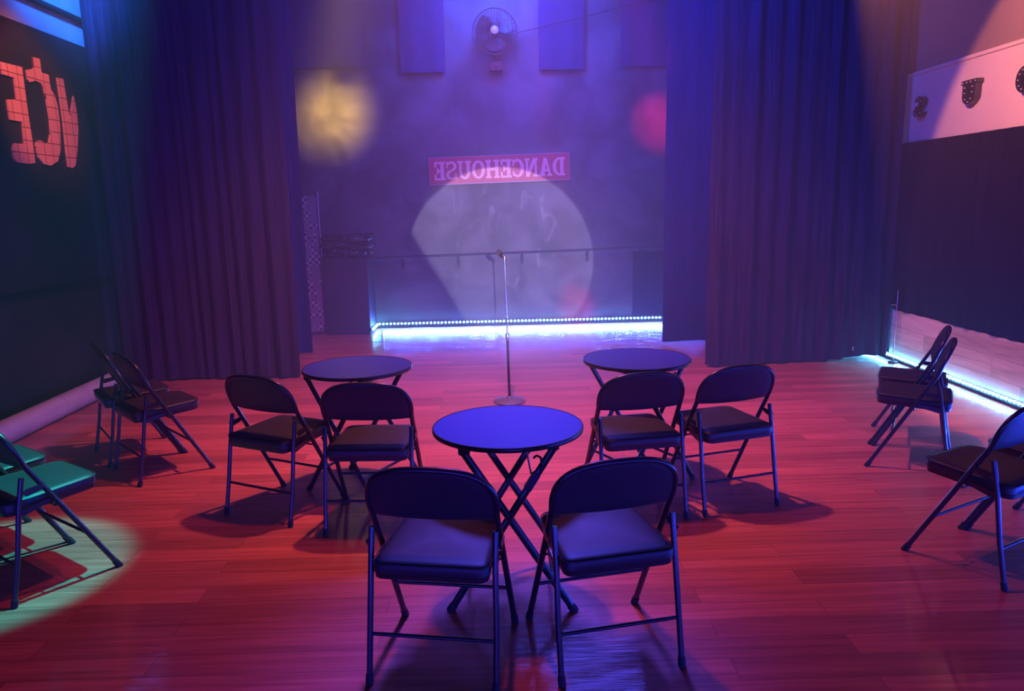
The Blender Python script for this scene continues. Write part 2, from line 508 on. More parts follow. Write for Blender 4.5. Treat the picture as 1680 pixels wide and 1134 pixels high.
struct(obj('wall_left', bm, M['sidewall'], smooth=False))
bm = bmesh.new(); box(bm, (XL - 0.15, YF, 3.02), (XL - 0.03, YB, ZC))
struct(obj('wall_left_upper', bm, M['upper'], smooth=False))
bm = bmesh.new(); box(bm, (XL - 0.03, YF, 3.22), (XL + 0.02, YB, 3.26), 0.006)
struct(obj('trim_1', bm, M['matt_black'], smooth=False))
bm = bmesh.new(); box(bm, (XL, YF, 0.945), (XL + 0.035, YB - 2.0, 0.985), 0.006)
struct(obj('trim_2', bm, M['black'], smooth=False))
bm = bmesh.new(); box(bm, (XR, YF, 0), (XR + 0.15, YB, 2.67))
struct(obj('wall_right', bm, M['sidewall'], smooth=False))
bm = bmesh.new(); box(bm, (XR - 0.03, YF, 2.05), (XR, YB, 2.655))
struct(obj('wall_right_band', bm, M['cream'], smooth=False))
bm = bmesh.new(); box(bm, (XR, YF, 2.67), (XR + 0.15, YB, ZC))
struct(obj('wall_right_upper', bm, M['tan'], smooth=False))
bm = bmesh.new(); box(bm, (XR - 0.045, YF, 2.655), (XR, YB, 2.685), 0.004)
struct(obj('trim_3', bm, M['cream'], smooth=False))
bm = bmesh.new(); box(bm, (XR - 0.05, YF, 0.0), (XR, 7.24, 0.49), 0.004)
struct(obj('wall_right_wainscot', bm, M['wain'], smooth=False))
bm = bmesh.new(); box(bm, (XL, YB - 0.03, 0), (XR, YB, 0.035), 0.004)
struct(obj('baseboard_back', bm, M['matt_black'], smooth=False))
bm = bmesh.new(); box(bm, (XR - 0.075, YF, 0), (XR - 0.05, 8.6, 0.028), 0.004)
struct(obj('baseboard_right', bm, M['matt_black'], smooth=False))


# ------------------------------------------------------------------ curtains
def curtain(name, p0, p1, z0, z1, amp, wave, m, label, seed, hem=None, lean=0.0, nz=26, step=0.022, cat='curtain'):
    """pleated cloth hanging between two floor points, with its own thickness"""
    rnd = random.Random(seed)
    p0, p1 = Vector((*p0, 0)), Vector((*p1, 0))
    d = p1 - p0
    ln = d.length
    t = d.normalized()
    nrm = Vector((-t.y, t.x, 0))
    nu = int(ln / step)
    ph, s = [], 0.0
    while s < ln + 1:
        ph.append(s)
        s += wave * rnd.uniform(0.6, 1.5)
    amps = [rnd.uniform(0.35, 1.15) for _ in ph]
    ph2 = [rnd.uniform(0, 6.28) for _ in range(4)]
    front, back = [], []
    bm = bmesh.new()
    for i in range(nu + 1):
        u = ln * i / nu
        k = max(j for j in range(len(ph)) if ph[j] <= u + 1e-6)
        w = (ph[k + 1] - ph[k]) if k + 1 < len(ph) else wave
        c = (u - ph[k]) / w
        rf, rb = [], []
        for j in range(nz + 1):
            v = j / nz
            gath = 0.55 + 0.45 * v
            off = amp * amps[k] * math.sin(math.pi * c) ** 2 * gath
            off += 0.35 * amp * math.sin(u * 5.1 + ph2[0] + 0.9 * v) * (0.5 + 0.5 * v) + 0.12 * amp * math.sin(u * 31 + ph2[1] + 2 * v)
            q = p0 + t * (u + 0.010 * math.sin(u * 17 + 3.5 * v + ph2[2]) * v) - nrm * (off + lean * v)
            zz = z1 + (z0 + (hem(u) if hem else 0.0) + 0.006 * math.sin(u * 9 + ph2[3]) - z1) * v
            rf.append(bm.verts.new((q.x, q.y, zz)))
            q2 = q + nrm * 0.006
            rb.append(bm.verts.new((q2.x, q2.y, zz)))
        front.append(rf)
        back.append(rb)
    for i in range(nu):
        for j in range(nz):
            bm.faces.new((front[i][j], front[i + 1][j], front[i + 1][j + 1], front[i][j + 1]))
            bm.faces.new((back[i][j], back[i][j + 1], back[i + 1][j + 1], back[i + 1][j]))
        bm.faces.new((front[i][0], back[i][0], back[i + 1][0], front[i + 1][0]))
        bm.faces.new((front[i][nz], front[i + 1][nz], back[i + 1][nz], back[i][nz]))
    for j in range(nz):
        bm.faces.new((front[0][j], front[0][j + 1], back[0][j + 1], back[0][j]))
        bm.faces.new((front[nu][j], back[nu][j], back[nu][j + 1], front[nu][j + 1]))
    o = obj(name, bm, m)
    for pl in o.data.polygons:
        pl.use_smooth = True
    return tag(o, label, cat)


curtain('stage_curtain', (-3.52, 7.02), (-1.85, 7.02), 0.02, ZC - 0.05, 0.055, 0.13, M['curtain'],
        'tall dark pleated stage curtain at the left, beside the wall with the tiled letters', 3)
curtain('stage_curtain', (1.99, 7.02), (3.84, 7.20), 0.02, ZC - 0.05, 0.055, 0.13, M['curtain'],
        'tall dark pleated stage curtain at the right, hiding the start of the cream band', 5,
        hem=lambda u: 0.035 * max(0.0, min(1.0, (u - 1.35) / 0.25)))
curtain('wing_curtain', (-3.2, 8.24), (-2.03, 8.24), 0.015, ZC - 0.05, 0.03, 0.22, M['wing'],
        'narrow black curtain edge behind the left stage curtain, next to the checked panel', 8)
curtain('wing_curtain', (1.87, 8.34), (3.0, 8.34), 0.015, ZC - 0.05, 0.03, 0.22, M['wing'],
        'black inner curtain behind the right stage curtain, where the back wall lights end', 9)
curtain('wall_curtain', (3.865, 7.25), (3.865, 1.5), 0.505, 2.06, 0.02, 0.17, M['blackout'],
        'black gathered curtain on the right wall between the cream band and the plank wainscot', 11, nz=14)
# clasp hanging near the hem of the right stage curtain
bm = bmesh.new(); tube(bm, [(3.40, 7.02, 0.13), (3.401, 7.015, 0.17)], 0.004, 8)
tag(obj('curtain_pin', bm, M['chrome']), 'tiny bright metal pin near the hem of the right stage curtain', 'pin')


# ------------------------------------------------------------------ hanging banners on the back wall
def banner(x0, x1, z0, y, label, seed):
    rnd = random.Random(seed)
    bm = bmesh.new()
    nx, nz = 14, 16
    F, B = [], []
    for i in range(nx + 1):
        x = x0 + (x1 - x0) * i / nx
        f, b = [], []
        for j in range(nz + 1):
            z = ZC - 0.02 + (z0 - ZC + 0.02) * j / nz
            yy = y + 0.012 * math.sin(i * 0.9 + seed) * j / nz
            f.append(bm.verts.new((x, yy, z)))
            b.append(bm.verts.new((x, yy + 0.006, z)))
        F.append(f); B.append(b)
    for i in range(nx):
        for j in range(nz):
            bm.faces.new((F[i][j], F[i + 1][j], F[i + 1][j + 1], F[i][j + 1]))
            bm.faces.new((B[i][j], B[i][j + 1], B[i + 1][j + 1], B[i + 1][j]))
        bm.faces.new((F[i][nz], F[i + 1][nz], B[i + 1][nz], B[i][nz]))
        bm.faces.new((F[i][0], B[i][0], B[i + 1][0], F[i + 1][0]))
    for j in range(nz):
        bm.faces.new((F[0][j], F[0][j + 1], B[0][j + 1], B[0][j]))
        bm.faces.new((F[nx][j], B[nx][j], B[nx][j + 1], F[nx][j + 1]))
    return tag(obj('black_banner', bm, M['banner']), label, 'banner', 'black banners at the top of the back wall')


banner(-1.105, -0.555, 3.19, 9.80, 'black cloth banner on the back wall just left of the fan', 1)
banner(0.600, 1.160, 3.20, 9.80, 'black cloth banner on the back wall just right of the fan', 2)
banner(1.62, 2.22, 3.22, 9.82, 'faint black banner at the right end of the back wall', 3)
banner(-2.55, -1.53, 3.27, 9.83, 'wide faint black banner at the left end of the back wall', 4)

# ------------------------------------------------------------------ chairs
SL1, SL2 = -0.578, -0.384


def yb(z):
    return 0.2165 + SL1 * z if z <= 0.573 else -0.115 + SL2 * (z - 0.573)


ARCH = [(0.216 * math.cos(math.radians(a)) ** (2 / 2.8), 0.61 + 0.141 * math.sin(math.radians(a)) ** (2 / 2.6)) for a in
        (0, 3, 7, 12, 18, 25, 33, 42, 51, 60, 68, 75, 81, 85.5, 88.5)]
HWZ = [0.0, 0.45, 0.573] + [p[1] for p in ARCH] + [0.7511]
HWX = [0.217, 0.2135, 0.2130] + [p[0] for p in ARCH] + [0.0]


def back_y(x, z):
    return yb(z) - 0.010 * (1 - (x / 0.21) ** 2) + 0.006


def make_chair(label, group, loc, rotz):
    t = thing('folding_chair', label, 'chair', loc, rotz, group)
    # seat cushion: rounded trapezoid, domed
    def ring(z, ins, front=0.193, rear=-0.198, wf=0.177, wr=0.199, r=0.045):
        cs = [(-wr, rear), (wr, rear), (wf, front), (-wf, front)]
        cx = sum(c[0] for c in cs) / 4; cy = sum(c[1] for c in cs) / 4
        pts = []
        sx, sy = 1 - ins / 0.19, 1 - ins / 0.195
        for k in range(4):
            p = Vector(cs[k]); a = Vector(cs[k - 1]) - p; b = Vector(cs[(k + 1) % 4]) - p
            rr = r * (1.0 if k < 2 else 1.15)
            a = p + a.normalized() * rr; b = p + b.normalized() * rr
            for q in range(7):
                s = q / 6
                m_ = a * (1 - s) ** 2 + p * 2 * s * (1 - s) + b * s ** 2
                pts.append(m_)
        return [((p.x - cx) * sx + cx, (p.y - cy) * sy + cy, z + 0.006 * ((p.y - cy) / 0.195)) for p in pts]
    bm = bmesh.new()
    loft(bm, [ring(0.396, 0.010), ring(0.396, 0.003), ring(0.400, 0.0), ring(0.422, 0.0), ring(0.430, 0.002), ring(0.436, 0.008),
              ring(0.4395, 0.022), ring(0.442, 0.05), ring(0.4445, 0.095), ring(0.4455, 0.15)])
    seat = obj('seat', bm, M['vinyl'], t)
    bm = bmesh.new()
    rp = ring(0.4315, -0.0012)
    tube(bm, [Vector(p) for p in rp] + [Vector(rp[0])], 0.0022, 6)
    obj('piping', bm, M['vinyl'], seat)
    bm = bmesh.new()
    loft(bm, [ring(0.378, 0.012), ring(0.378, 0.004), ring(0.3955, 0.003), ring(0.3955, 0.012)])
    obj('seat_pan', bm, M['tube'], t)
    # backrest panel inside the arched tube
    bm = bmesh.new()
    nu, rows = 20, [0.563, 0.575, 0.60, 0.63, 0.66, 0.69, 0.712, 0.728, 0.739, 0.7455]
    F, B = [], []
    for z in rows:
        w = interp(z, HWZ, HWX) - 0.004
        f, b = [], []
        for i in range(nu + 1):
            x = w * (2 * i / nu - 1)
            zz = z - (0.010 * (1 - (x / w) ** 2) if z < 0.57 else 0)
            puff = 0.007 * min(1.0, (1 - abs(x / w)) * 6) * min(1, (z - 0.56) * 60) * min(1, (0.75 - z) * 70)
            f.append(bm.verts.new((x, back_y(x, zz) + 0.006 + puff, zz)))
            b.append(bm.verts.new((x, back_y(x, zz) - 0.006 - puff * 0.7, zz)))
        F.append(f); B.append(b)
    for j in range(len(rows) - 1):
        for i in range(nu):
            bm.faces.new((F[j][i], F[j][i + 1], F[j + 1][i + 1], F[j + 1][i]))
            bm.faces.new((B[j][i], B[j + 1][i], B[j + 1][i + 1], B[j][i + 1]))
        for i in (0, nu):
            bm.faces.new((F[j][i], F[j + 1][i], B[j + 1][i], B[j][i]))
    for i in range(nu):
        bm.faces.new((F[0][i], B[0][i], B[0][i + 1], F[0][i + 1]))
        bm.faces.new((F[-1][i], F[-1][i + 1], B[-1][i + 1], B[-1][i]))
    obj('backrest', bm, M['vinyl'], t)
    # arched tube from seat level up and over
    zz = [0.46, 0.50, 0.54, 0.573, 0.592]
    left = [(-interp(z, HWZ, HWX), back_y(-0.21, z), z) for z in zz] + [(-x, back_y(x, z), z) for x, z in ARCH]
    top = [(0, back_y(0, 0.7511), 0.7511)]
    right = [(-p[0], p[1], p[2]) for p in left[::-1]]
    bm = bmesh.new(); tube(bm, left + top + right, 0.0115, 12, up=Vector((0, 1, 0)))
    obj('back_frame', bm, M['tube'], t)
    for s in (-1, 1):
        bm = bmesh.new()
        tube(bm, [(s * interp(z, HWZ, HWX), yb(z) + 0.006 * z / 0.46, z) for z in (0.022, 0.2, 0.35, 0.459)], 0.0115, 12)
        lg = obj('leg', bm, M['tube'], t)
        bm = bmesh.new(); tube(bm, [(s * 0.217, yb(0) + 0.003, 0.0), (s * 0.217, yb(0.01), 0.010), (s * 0.2168, yb(0.034), 0.034)], [0.0135, 0.0148, 0.0138], 12)
        obj('foot_cap', bm, M['rubber'], lg)
        bm = bmesh.new()
        xo = s * 0.2115
        tube(bm, [(s * 0.216, -0.2145, 0.022), (s * 0.2155, -0.180, 0.20), (xo, -0.150, 0.40), (xo, -0.1245, 0.525)], 0.0105, 12)
        lg = obj('leg', bm, M['tube'], t)
        bm = bmesh.new(); tube(bm, [(s * 0.2155, -0.219, 0.0), (s * 0.2155, -0.2175, 0.010), (s * 0.2162, -0.212, 0.034)], [0.0125, 0.014, 0.0128], 12)
        obj('foot_cap', bm, M['rubber'], lg)
        # hinge strap between the rear leg, the main tube and the seat
        bm = bmesh.new()
        xa, xb = s * 0.2445, s * 0.2475
        def pl(u, v, d):
            return (d, u, v)
        prism(bm, [(-0.132, 0.462), (-0.120, 0.450), (-0.060, 0.462), (-0.052, 0.474), (-0.060, 0.486), (-0.125, 0.480)], pl, s * 0.2285, s * 0.2262)
        obj('hinge_strap', bm, M['tube'], t)
        bm = bmesh.new()
        lathe(bm, [(0.0, s * 0.2285), (0.006, s * 0.2285), (0.006, s * 0.2315), (0.002, s * 0.2335)], 10, (0, -0.128, 0.472), 'X')
        obj('rivet', bm, M['tube'], t)
        # seat pivot link below the seat
        bm = bmesh.new()
        prism(bm, [(-0.150, 0.375), (-0.135, 0.365), (-0.05, 0.386), (-0.02, 0.402), (-0.03, 0.41), (-0.14, 0.393)], pl, s * 0.2035, s * 0.2085)
        obj('seat_link', bm, M['tube'], t)
    bm = bmesh.new(); tube(bm, [(-0.216, yb(0.205), 0.205), (0.216, yb(0.205), 0.205)], 0.0068, 10)
    obj('front_stretcher', bm, M['tube'], t)
    bm = bmesh.new(); tube(bm, [(-0.218, -0.183, 0.165), (0.218, -0.183, 0.165)], 0.0068, 10)
    obj('rear_stretcher', bm, M['tube'], t)
    bm = bmesh.new(); tube(bm, [(-0.2125, yb(0.392), 0.372), (0.2125, yb(0.392), 0.372)], 0.005, 8)
    obj('seat_rod', bm, M['tube'], t)
    return t


CH = [
    ((-0.207, 2.478), -0.168, 'black folding chair nearest the camera, left of the front table'),
    ((0.355, 2.511), 0.205, 'black folding chair nearest the camera, right of the front table'),
    ((-1.156, 3.886), -0.470, 'black folding chair left of the left rear table, turned towards it'),
    ((-0.632, 3.684), -0.055, 'black folding chair directly in front of the left rear table'),
    ((0.689, 3.750), 0.149, 'black folding chair directly in front of the right rear table'),
    ((1.177, 3.848), 0.292, 'black folding chair at the right side of the right rear table, seen whole from behind'),
    ((-2.088, 4.531), -0.822, 'black folding chair by the left wall, the nearer of the pair beside the cardboard tube'),
    ((-2.405, 4.88), -0.93, 'black folding chair by the left wall, the farther of the pair, half hidden'),
    ((-2.037, 3.177), -0.631, 'black folding chair at the left edge of the photo in the green light'),
    ((-2.413, 3.455), -0.631, 'black folding chair at the left edge behind its green-lit neighbour, only its green seat showing'),
    ((2.475, 4.31), 1.03, 'black folding chair by the right wall lights, the nearer of that pair'),
    ((2.69, 4.722), 1.06, 'black folding chair by the right wall lights, the farther of that pair, mostly hidden'),
    ((2.115, 3.062), 0.485, 'black folding chair at the lower right, its whole seat in view'),
    ((2.53, 3.272), 0.50, 'black folding chair cut off by the right edge, beside its lower right neighbour'),
]
chair0 = None
for (x, y), a, lab in CH:
    if chair0 is None:
        chair0 = make_chair(lab, 'black folding chairs around the room', (x, y, 0), a)
    else:
        dup(chair0, (x, y, 0), a, lab)


# ------------------------------------------------------------------ tables
def make_table(label, loc, rotz):
    t = thing('round_table', label, 'table', loc, rotz, 'round folding tables')
    R_ = 0.302
    bm = bmesh.new()
    lathe(bm, [(0.0, 0.683), (R_ - 0.012, 0.683), (R_ - 0.004, 0.686), (R_ - 0.004, 0.7005), (0.0, 0.7005)], 72)
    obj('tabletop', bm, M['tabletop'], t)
    bm = bmesh.new()
    n = 72
    prof = [(R_ - 0.0045, 0.682), (R_ + 0.001, 0.683), (R_ + 0.003, 0.688), (R_ + 0.003, 0.697), (R_ + 0.001, 0.7015), (R_ - 0.0045, 0.7015)]
    rings = [[bm.verts.new((r * math.cos(2 * math.pi * k / n), r * math.sin(2 * math.pi * k / n), h)) for k in range(n)] for r, h in prof]
    for a, b in zip(rings, rings[1:] + rings[:1]):
        for k in range(n):
            bm.faces.new((a[k], a[(k + 1) % n], b[(k + 1) % n], b[k]))
    obj('edge_band', bm, M['tableedge'], t)
    for sy in (-1, 1):
        for s in (-1, 1):
            yy = sy * (0.222 if s > 0 else 0.190)
            bm = bmesh.new()
            tube(bm, [(-s * 0.172, yy, 0.664), (s * 0.238, yy, 0.012)], 0.01, 12, flat=(0.010, 0.015), up=Vector((0, 1, 0)))
            lg = obj('leg', bm, M['tube'], t)
            bm = bmesh.new()
            tube(bm, [(s * 0.2305, yy, 0.024), (s * 0.2455, yy, 0.0)], 0.01, 12, flat=(0.0125, 0.0175), up=Vector((0, 1, 0)))
            obj('foot_cap', bm, M['rubber'], lg)
        bm = bmesh.new()
        lathe(bm, [(0.0, sy * 0.172), (0.007, sy * 0.172), (0.007, sy * 0.238), (0.0, sy * 0.238)], 12, (-0.0005 + 0.0, 0, 0.393), 'Y')
        obj('pivot_bolt', bm, M['tube'], t)
    for s in (-1, 1):
        w = 0.222 if s > 0 else 0.190
        for z in (0.13,):
            x = s * (0.238 - 0.41 * (z - 0.012) / 0.652)
            bm = bmesh.new(); tube(bm, [(x, -w, z), (x, w, z)], 0.008, 10)
            obj('crossbar', bm, M['tube'], t)
        bm = bmesh.new(); tube(bm, [(-s * 0.169, -w, 0.660), (-s * 0.169, w, 0.660)], 0.010, 10)
        obj('top_bar', bm, M['tube'], t)
        for sy in (-1, 1):
            bm = bmesh.new()
            box(bm, (-s * 0.169 - 0.022, sy * w - 0.010, 0.655), (-s * 0.169 + 0.022, sy * w + 0.010, 0.684), 0.003)
            obj('bracket', bm, M['tube'], t)
    # folding stay and hook
    bm = bmesh.new()
    tube(bm, [(0.066, -0.15, 0.676), (0.074, -0.160, 0.61), (0.084, -0.172, 0.555)], 0.006, 8, flat=(0.004, 0.009))
    obj('stay', bm, M['tube'], t)
    bm = bmesh.new()
    tube(bm, [(0.118, -0.207, 0.575), (0.124, -0.209, 0.610), (0.119, -0.209, 0.632), (0.104, -0.209, 0.640), (0.092, -0.209, 0.630)], 0.005, 8)
    obj('latch_hook', bm, M['tube'], t)
    bm = bmesh.new(); box(bm, (0.071, -0.207, 0.49), (0.101, -0.173, 0.57), 0.004)
    bmesh.ops.rotate(bm, verts=bm.verts, cent=(0.086, -0.190, 0.53), matrix=Matrix.Rotation(math.radians(32), 3, 'Y'))
    obj('sleeve', bm, M['tube'], t)
    return t


table0 = make_table('round table in front, nearest the camera, with a blue-lit top and crossed black legs', (0.035, 2.94, 0), 0.0)
dup(table0, (-0.785, 4.155, 0), -0.48, 'round table at the left rear, behind two chairs and near the left stage curtain')
dup(table0, (0.790, 4.19, 0), 0.50, 'round table at the right rear, behind two chairs and near the right stage curtain')

# ------------------------------------------------------------------ microphone stand
t = thing('microphone_stand', 'slim microphone stand with a round base in the middle of the floor', 'stand', (0.09, 5.93, 0))
bm = bmesh.new(); lathe(bm, [(0.0, 0.0), (0.128, 0.0), (0.130, 0.008), (0.122, 0.018), (0.075, 0.030), (0.03, 0.036), (0.018, 0.05), (0.0, 0.05)], 48)
obj('base', bm, M['cast'], t)
bm = bmesh.new(); tube(bm, [(0, 0, 0.045), (-0.006, 0, 0.52)], 0.0105, 16)
obj('lower_pole', bm, M['tube'], t)
bm = bmesh.new(); lathe(bm, [(0.0, 0.505), (0.014, 0.505), (0.0155, 0.515), (0.0155, 0.555), (0.012, 0.565), (0.0, 0.565)], 20, (-0.006, 0, 0))
obj('clutch', bm, M['chrome'], t)
bm = bmesh.new(); tube(bm, [(-0.006, 0, 0.56), (-0.016, 0, 1.145)], 0.0065, 14)
obj('upper_pole', bm, M['chrome'], t)
bm = bmesh.new(); lathe(bm, [(0.0, 1.14), (0.010, 1.14), (0.011, 1.15), (0.011, 1.175), (0.0, 1.175)], 16, (-0.016, 0, 0))
tube(bm, [(-0.016, 0, 1.17), (-0.028, -0.005, 1.188), (-0.045, -0.01, 1.195)], 0.009, 12)
obj('swivel', bm, M['dullsteel'], t)
bm = bmesh.new(); tube(bm, [(-0.035, 0.030, 1.175), (-0.048, -0.012, 1.197), (-0.062, -0.045, 1.212)], [0.017, 0.019, 0.021], 16)
obj('microphone_clip', bm, M['matt_black'], t)

# ------------------------------------------------------------------ led strips
dbm = bmesh.new()
bmesh.ops.create_icosphere(dbm, subdivisions=2, radius=0.011)
DME = bpy.data.meshes.new('diode'); dbm.to_mesh(DME); dbm.free(); DME.materials.append(M['diode']); DME.shade_smooth()


def diodes(parent, pts):
    for p in pts:
        o = bpy.data.objects.new('diode', DME)
        link(o, parent)
        o.location = p


t = thing('led_strip', 'glowing blue white led strip along the foot of the back wall', 'led strip', (0, YB - 0.03, 0.0), 0, 'led strips')
bm = bmesh.new(); box(bm, (-1.57, 0.0, 0.040), (2.9, 0.008, 0.072), 0.002)
box(bm, (-1.575, -0.47, 0.040), (-1.565, 0.004, 0.072), 0.002)
obj('tape', bm, M['ledtape'], t)
diodes(t, [(-1.535 + 0.048 * i, -0.006, 0.056) for i in range(86)])
diodes(t, [(-1.555, -0.04 - 0.048 * i, 0.056) for i in range(9)])
t = thing('led_strip', 'glowing blue white led strip at the foot of the plank wainscot on the right', 'led strip', (XR - 0.05, 0, 0.0), 0, 'led strips')
bm = bmesh.new(); box(bm, (-0.008, 3.4, 0.030), (0.0, 8.6, 0.058), 0.002)
obj('tape', bm, M['ledtape'], t)
diodes(t, [(-0.014, 8.55 - 0.048 * i, 0.045) for i in range(95)])

# ------------------------------------------------------------------ ballet barre on the back wall
t = thing('wall_rail', 'long dark rail mounted across the back wall behind the microphone stand', 'rail', (0, 9.74, 0))
bm = bmesh.new(); tube(bm, [(-1.56, 0, 0.925), (2.3, 0, 0.995)], 0.016, 14)
obj('rail', bm, M['matt_black'], t)
for x in (-1.2, -0.48, 0.35, 1.2, 1.9):
    z = 0.925 + 0.07 * (x + 1.56) / 3.86
    bm = bmesh.new()
    tube(bm, [(x, 0.0, z - 0.01), (x, 0.02, z - 0.06), (x, 0.12, z - 0.09)], 0.008, 8)
    box(bm, (x - 0.02, 0.125, z - 0.16), (x + 0.02, 0.135, z - 0.03), 0.002)
    obj('bracket', bm, M['matt_black'], t)
# glossy panel low on the wall at the right
bm = bmesh.new(); box(bm, (1.80, YB - 0.022, 0.09), (2.35, YB - 0.001, 0.93), 0.004)
tag(obj('wall_panel', bm, M['gloss_black']), 'dark glossy panel low on the back wall beside the right inner curtain', 'panel')

# ------------------------------------------------------------------ box with plastic heap, checked screen
t = thing('black_box', 'tall black box against the back wall left of the led strip', 'box', (-1.85, 9.625, 0))
bm = bmesh.new(); box(bm, (-0.27, -0.255, 0.0), (0.27, 0.25, 0.93), 0.006)
obj('body', bm, M['sidewall'], t)
bm = bmesh.new(); box(bm, (-0.28, -0.262, 0.93), (0.28, 0.252, 0.955), 0.004)
obj('lid', bm, M['black'], t)
rnd = random.Random(4)
bm = bmesh.new()
for k in range(9):
    x0 = -0.29 + rnd.uniform(-.03, .03); x1 = 0.30 + rnd.uniform(-.06, .05)
    y0 = -0.15 + 0.12 * (k % 3); z0 = 0.05 + 0.085 * (k // 3)
    pts, rr = [], []
    for i in range(22):
        s = i / 21
        pts.append((x0 + (x1 - x0) * s, y0 + 0.02 * math.sin(s * 9 + k) + rnd.uniform(-.008, .008), z0 + 0.016 * math.sin(s * 7 + 2 * k) + rnd.uniform(-.006, .006)))
        rr.append(0.047 * (0.85 + rnd.uniform(-.12, .18)) * (1 if 0 < i < 21 else 0.4))
    tube(bm, pts, rr, 14)
o = obj('plastic_bundle', bm, M['plastic'])
o.location = (-1.84, 9.62, 0.975)
tag(o, 'crumpled shiny black plastic bundle lying on the tall black box', 'bundle')
t = thing('checked_screen', 'tall narrow checked screen panel standing by the left wing curtain', 'screen', (-2.285, 9.50, 0), math.radians(18))
bm = bmesh.new(); box(bm, (-0.125, -0.008, 0.03), (0.10, 0.008, 1.72), 0.002)
obj('weave', bm, M['checker'], t)
bm = bmesh.new(); box(bm, (0.10, -0.014, 0.0), (0.125, 0.014, 1.77), 0.003)
box(bm, (-0.15, -0.014, 0.0), (-0.125, 0.014, 1.72), 0.003)
box(bm, (-0.125, -0.014, 0.0), (0.10, 0.014, 0.03), 0.003)
obj('frame', bm, M['sidewall'], t)
bm = bmesh.new(); box(bm, (0.118, -0.018, 0.0), (0.128, -0.012, 1.77), 0.001)
obj('edge_trim', bm, M['dullsteel'], t)

# ------------------------------------------------------------------ cardboard tube on the floor at the left
t = thing('cardboard_tube', 'long pale cardboard tube lying on the floor along the left wall', 'tube', (-3.44, 0, 0.0))
bm = bmesh.new()
n = 36
prof = [(0.078, 2.6), (0.085, 2.6), (0.085, 4.8), (0.0852, 6.02), (0.0846, 6.03), (0.085, 6.04), (0.085, 6.9), (0.078, 6.9)]
rings = [[bm.verts.new((r * math.cos(2 * math.pi * k / n), y, 0.0855 + r * math.sin(2 * math.pi * k / n))) for k in range(n)] for r, y in prof]
for a, b in zip(rings, rings[1:] + rings[:1]):
    for k in range(n):
        bm.faces.new((a[k], a[(k + 1) % n], b[(k + 1) % n], b[k]))
obj('wall', bm, M['card'], t)
bm = bmesh.new()
for yy in (5.78, 6.1):
    pts = [(0.0857 * math.cos(a), yy + 0.02 * math.sin(a * 1.0), 0.0855 + 0.0857 * math.sin(a)) for a in [2 * math.pi * k / 28 for k in range(29)]]
    tube(bm, pts, 0.0015, 5)
obj('seam', bm, mat('tube_seam', (0.35, 0.28, 0.27), 0.7), t)


# ------------------------------------------------------------------ lettering
def arc(cx, cy, rx, ry, a0, a1, tx, ty, n=22):
    """ring segment as a list of quads; tx, ty radial thickness"""
    q = []
    for k in range(n):
        a, b = math.radians(a0 + (a1 - a0) * k / n), math.radians(a0 + (a1 - a0) * (k + 1) / n)
        q.append([(cx + rx * math.cos(a), cy + ry * math.sin(a)), (cx + rx * math.cos(b), cy + ry * math.sin(b)),
                  (cx + (rx - tx) * math.cos(b), cy + (ry - ty) * math.sin(b)), (cx + (rx - tx) * math.cos(a), cy + (ry - ty) * math.sin(a))])
    return q


def rc(x0, y0, x1, y1):
    return [(x0, y0), (x1, y0), (x1, y1), (x0, y1)]


SF = 0.12
GLY = {
    'D': (0.86, [rc(0.10, 0, 0.34, 1), rc(0, 0, 0.42, SF), rc(0, 1 - SF, 0.42, 1)] + arc(0.38, 0.5, 0.48, 0.5, -90, 90, 0.24, SF)),
    'A': (0.92, [[(0.06, 0), (0.20, 0), (0.52, 1), (0.36, 1)], [(0.56, 0), (0.84, 0), (0.56, 1), (0.36, 1)], rc(0.20, 0.26, 0.70, 0.38),
                 rc(0, 0, 0.32, SF), rc(0.48, 0, 0.92, SF)]),
    'N': (0.92, [rc(0.08, 0, 0.24, 1), rc(0.68, 0, 0.84, 1), [(0.10, 1), (0.34, 1), (0.84, 0), (0.62, 0)],
                 rc(0, 0, 0.33, SF), rc(0, 1 - SF, 0.30, 1), rc(0.58, 1 - SF, 0.92, 1)]),
    'C': (0.82, arc(0.46, 0.5, 0.46, 0.5, 48, 312, 0.24, SF) + [rc(0.70, 0.62, 0.80, 0.98), rc(0.70, 0.10, 0.80, 0.34)]),
    'E': (0.78, [rc(0.09, 0, 0.33, 1), rc(0, 0, 0.74, SF), rc(0, 1 - SF, 0.72, 1), rc(0.3, 0.44, 0.56, 0.56),
                 rc(0.62, 0, 0.76, 0.32), rc(0.60, 0.70, 0.74, 1), rc(0.46, 0.34, 0.58, 0.66)]),
    'H': (0.98, [rc(0.09, 0, 0.32, 1), rc(0.66, 0, 0.89, 1), rc(0.3, 0.43, 0.7, 0.57), rc(0, 0, 0.41, SF), rc(0.57, 0, 0.98, SF),
                 rc(0, 1 - SF, 0.41, 1), rc(0.57, 1 - SF, 0.98, 1)]),
    'O': (0.90, arc(0.45, 0.5, 0.45, 0.5, 0, 360, 0.23, SF, 40)),
    'U': (0.94, [rc(0.09, 0.36, 0.32, 1), rc(0.66, 0.36, 0.82, 1), rc(0, 1 - SF, 0.41, 1), rc(0.56, 1 - SF, 0.94, 1)] + arc(0.455, 0.36, 0.365, 0.36, 180, 360, 0.20, 0.14)),
    'S': (0.76, arc(0.38, 0.735, 0.36, 0.265, 30, 270, 0.19, 0.11) + arc(0.38, 0.265, 0.37, 0.265, -150, 90, 0.19, 0.11)
          + [rc(0.62, 0.66, 0.72, 0.98), rc(0.03, 0.02, 0.13, 0.34)]),
}
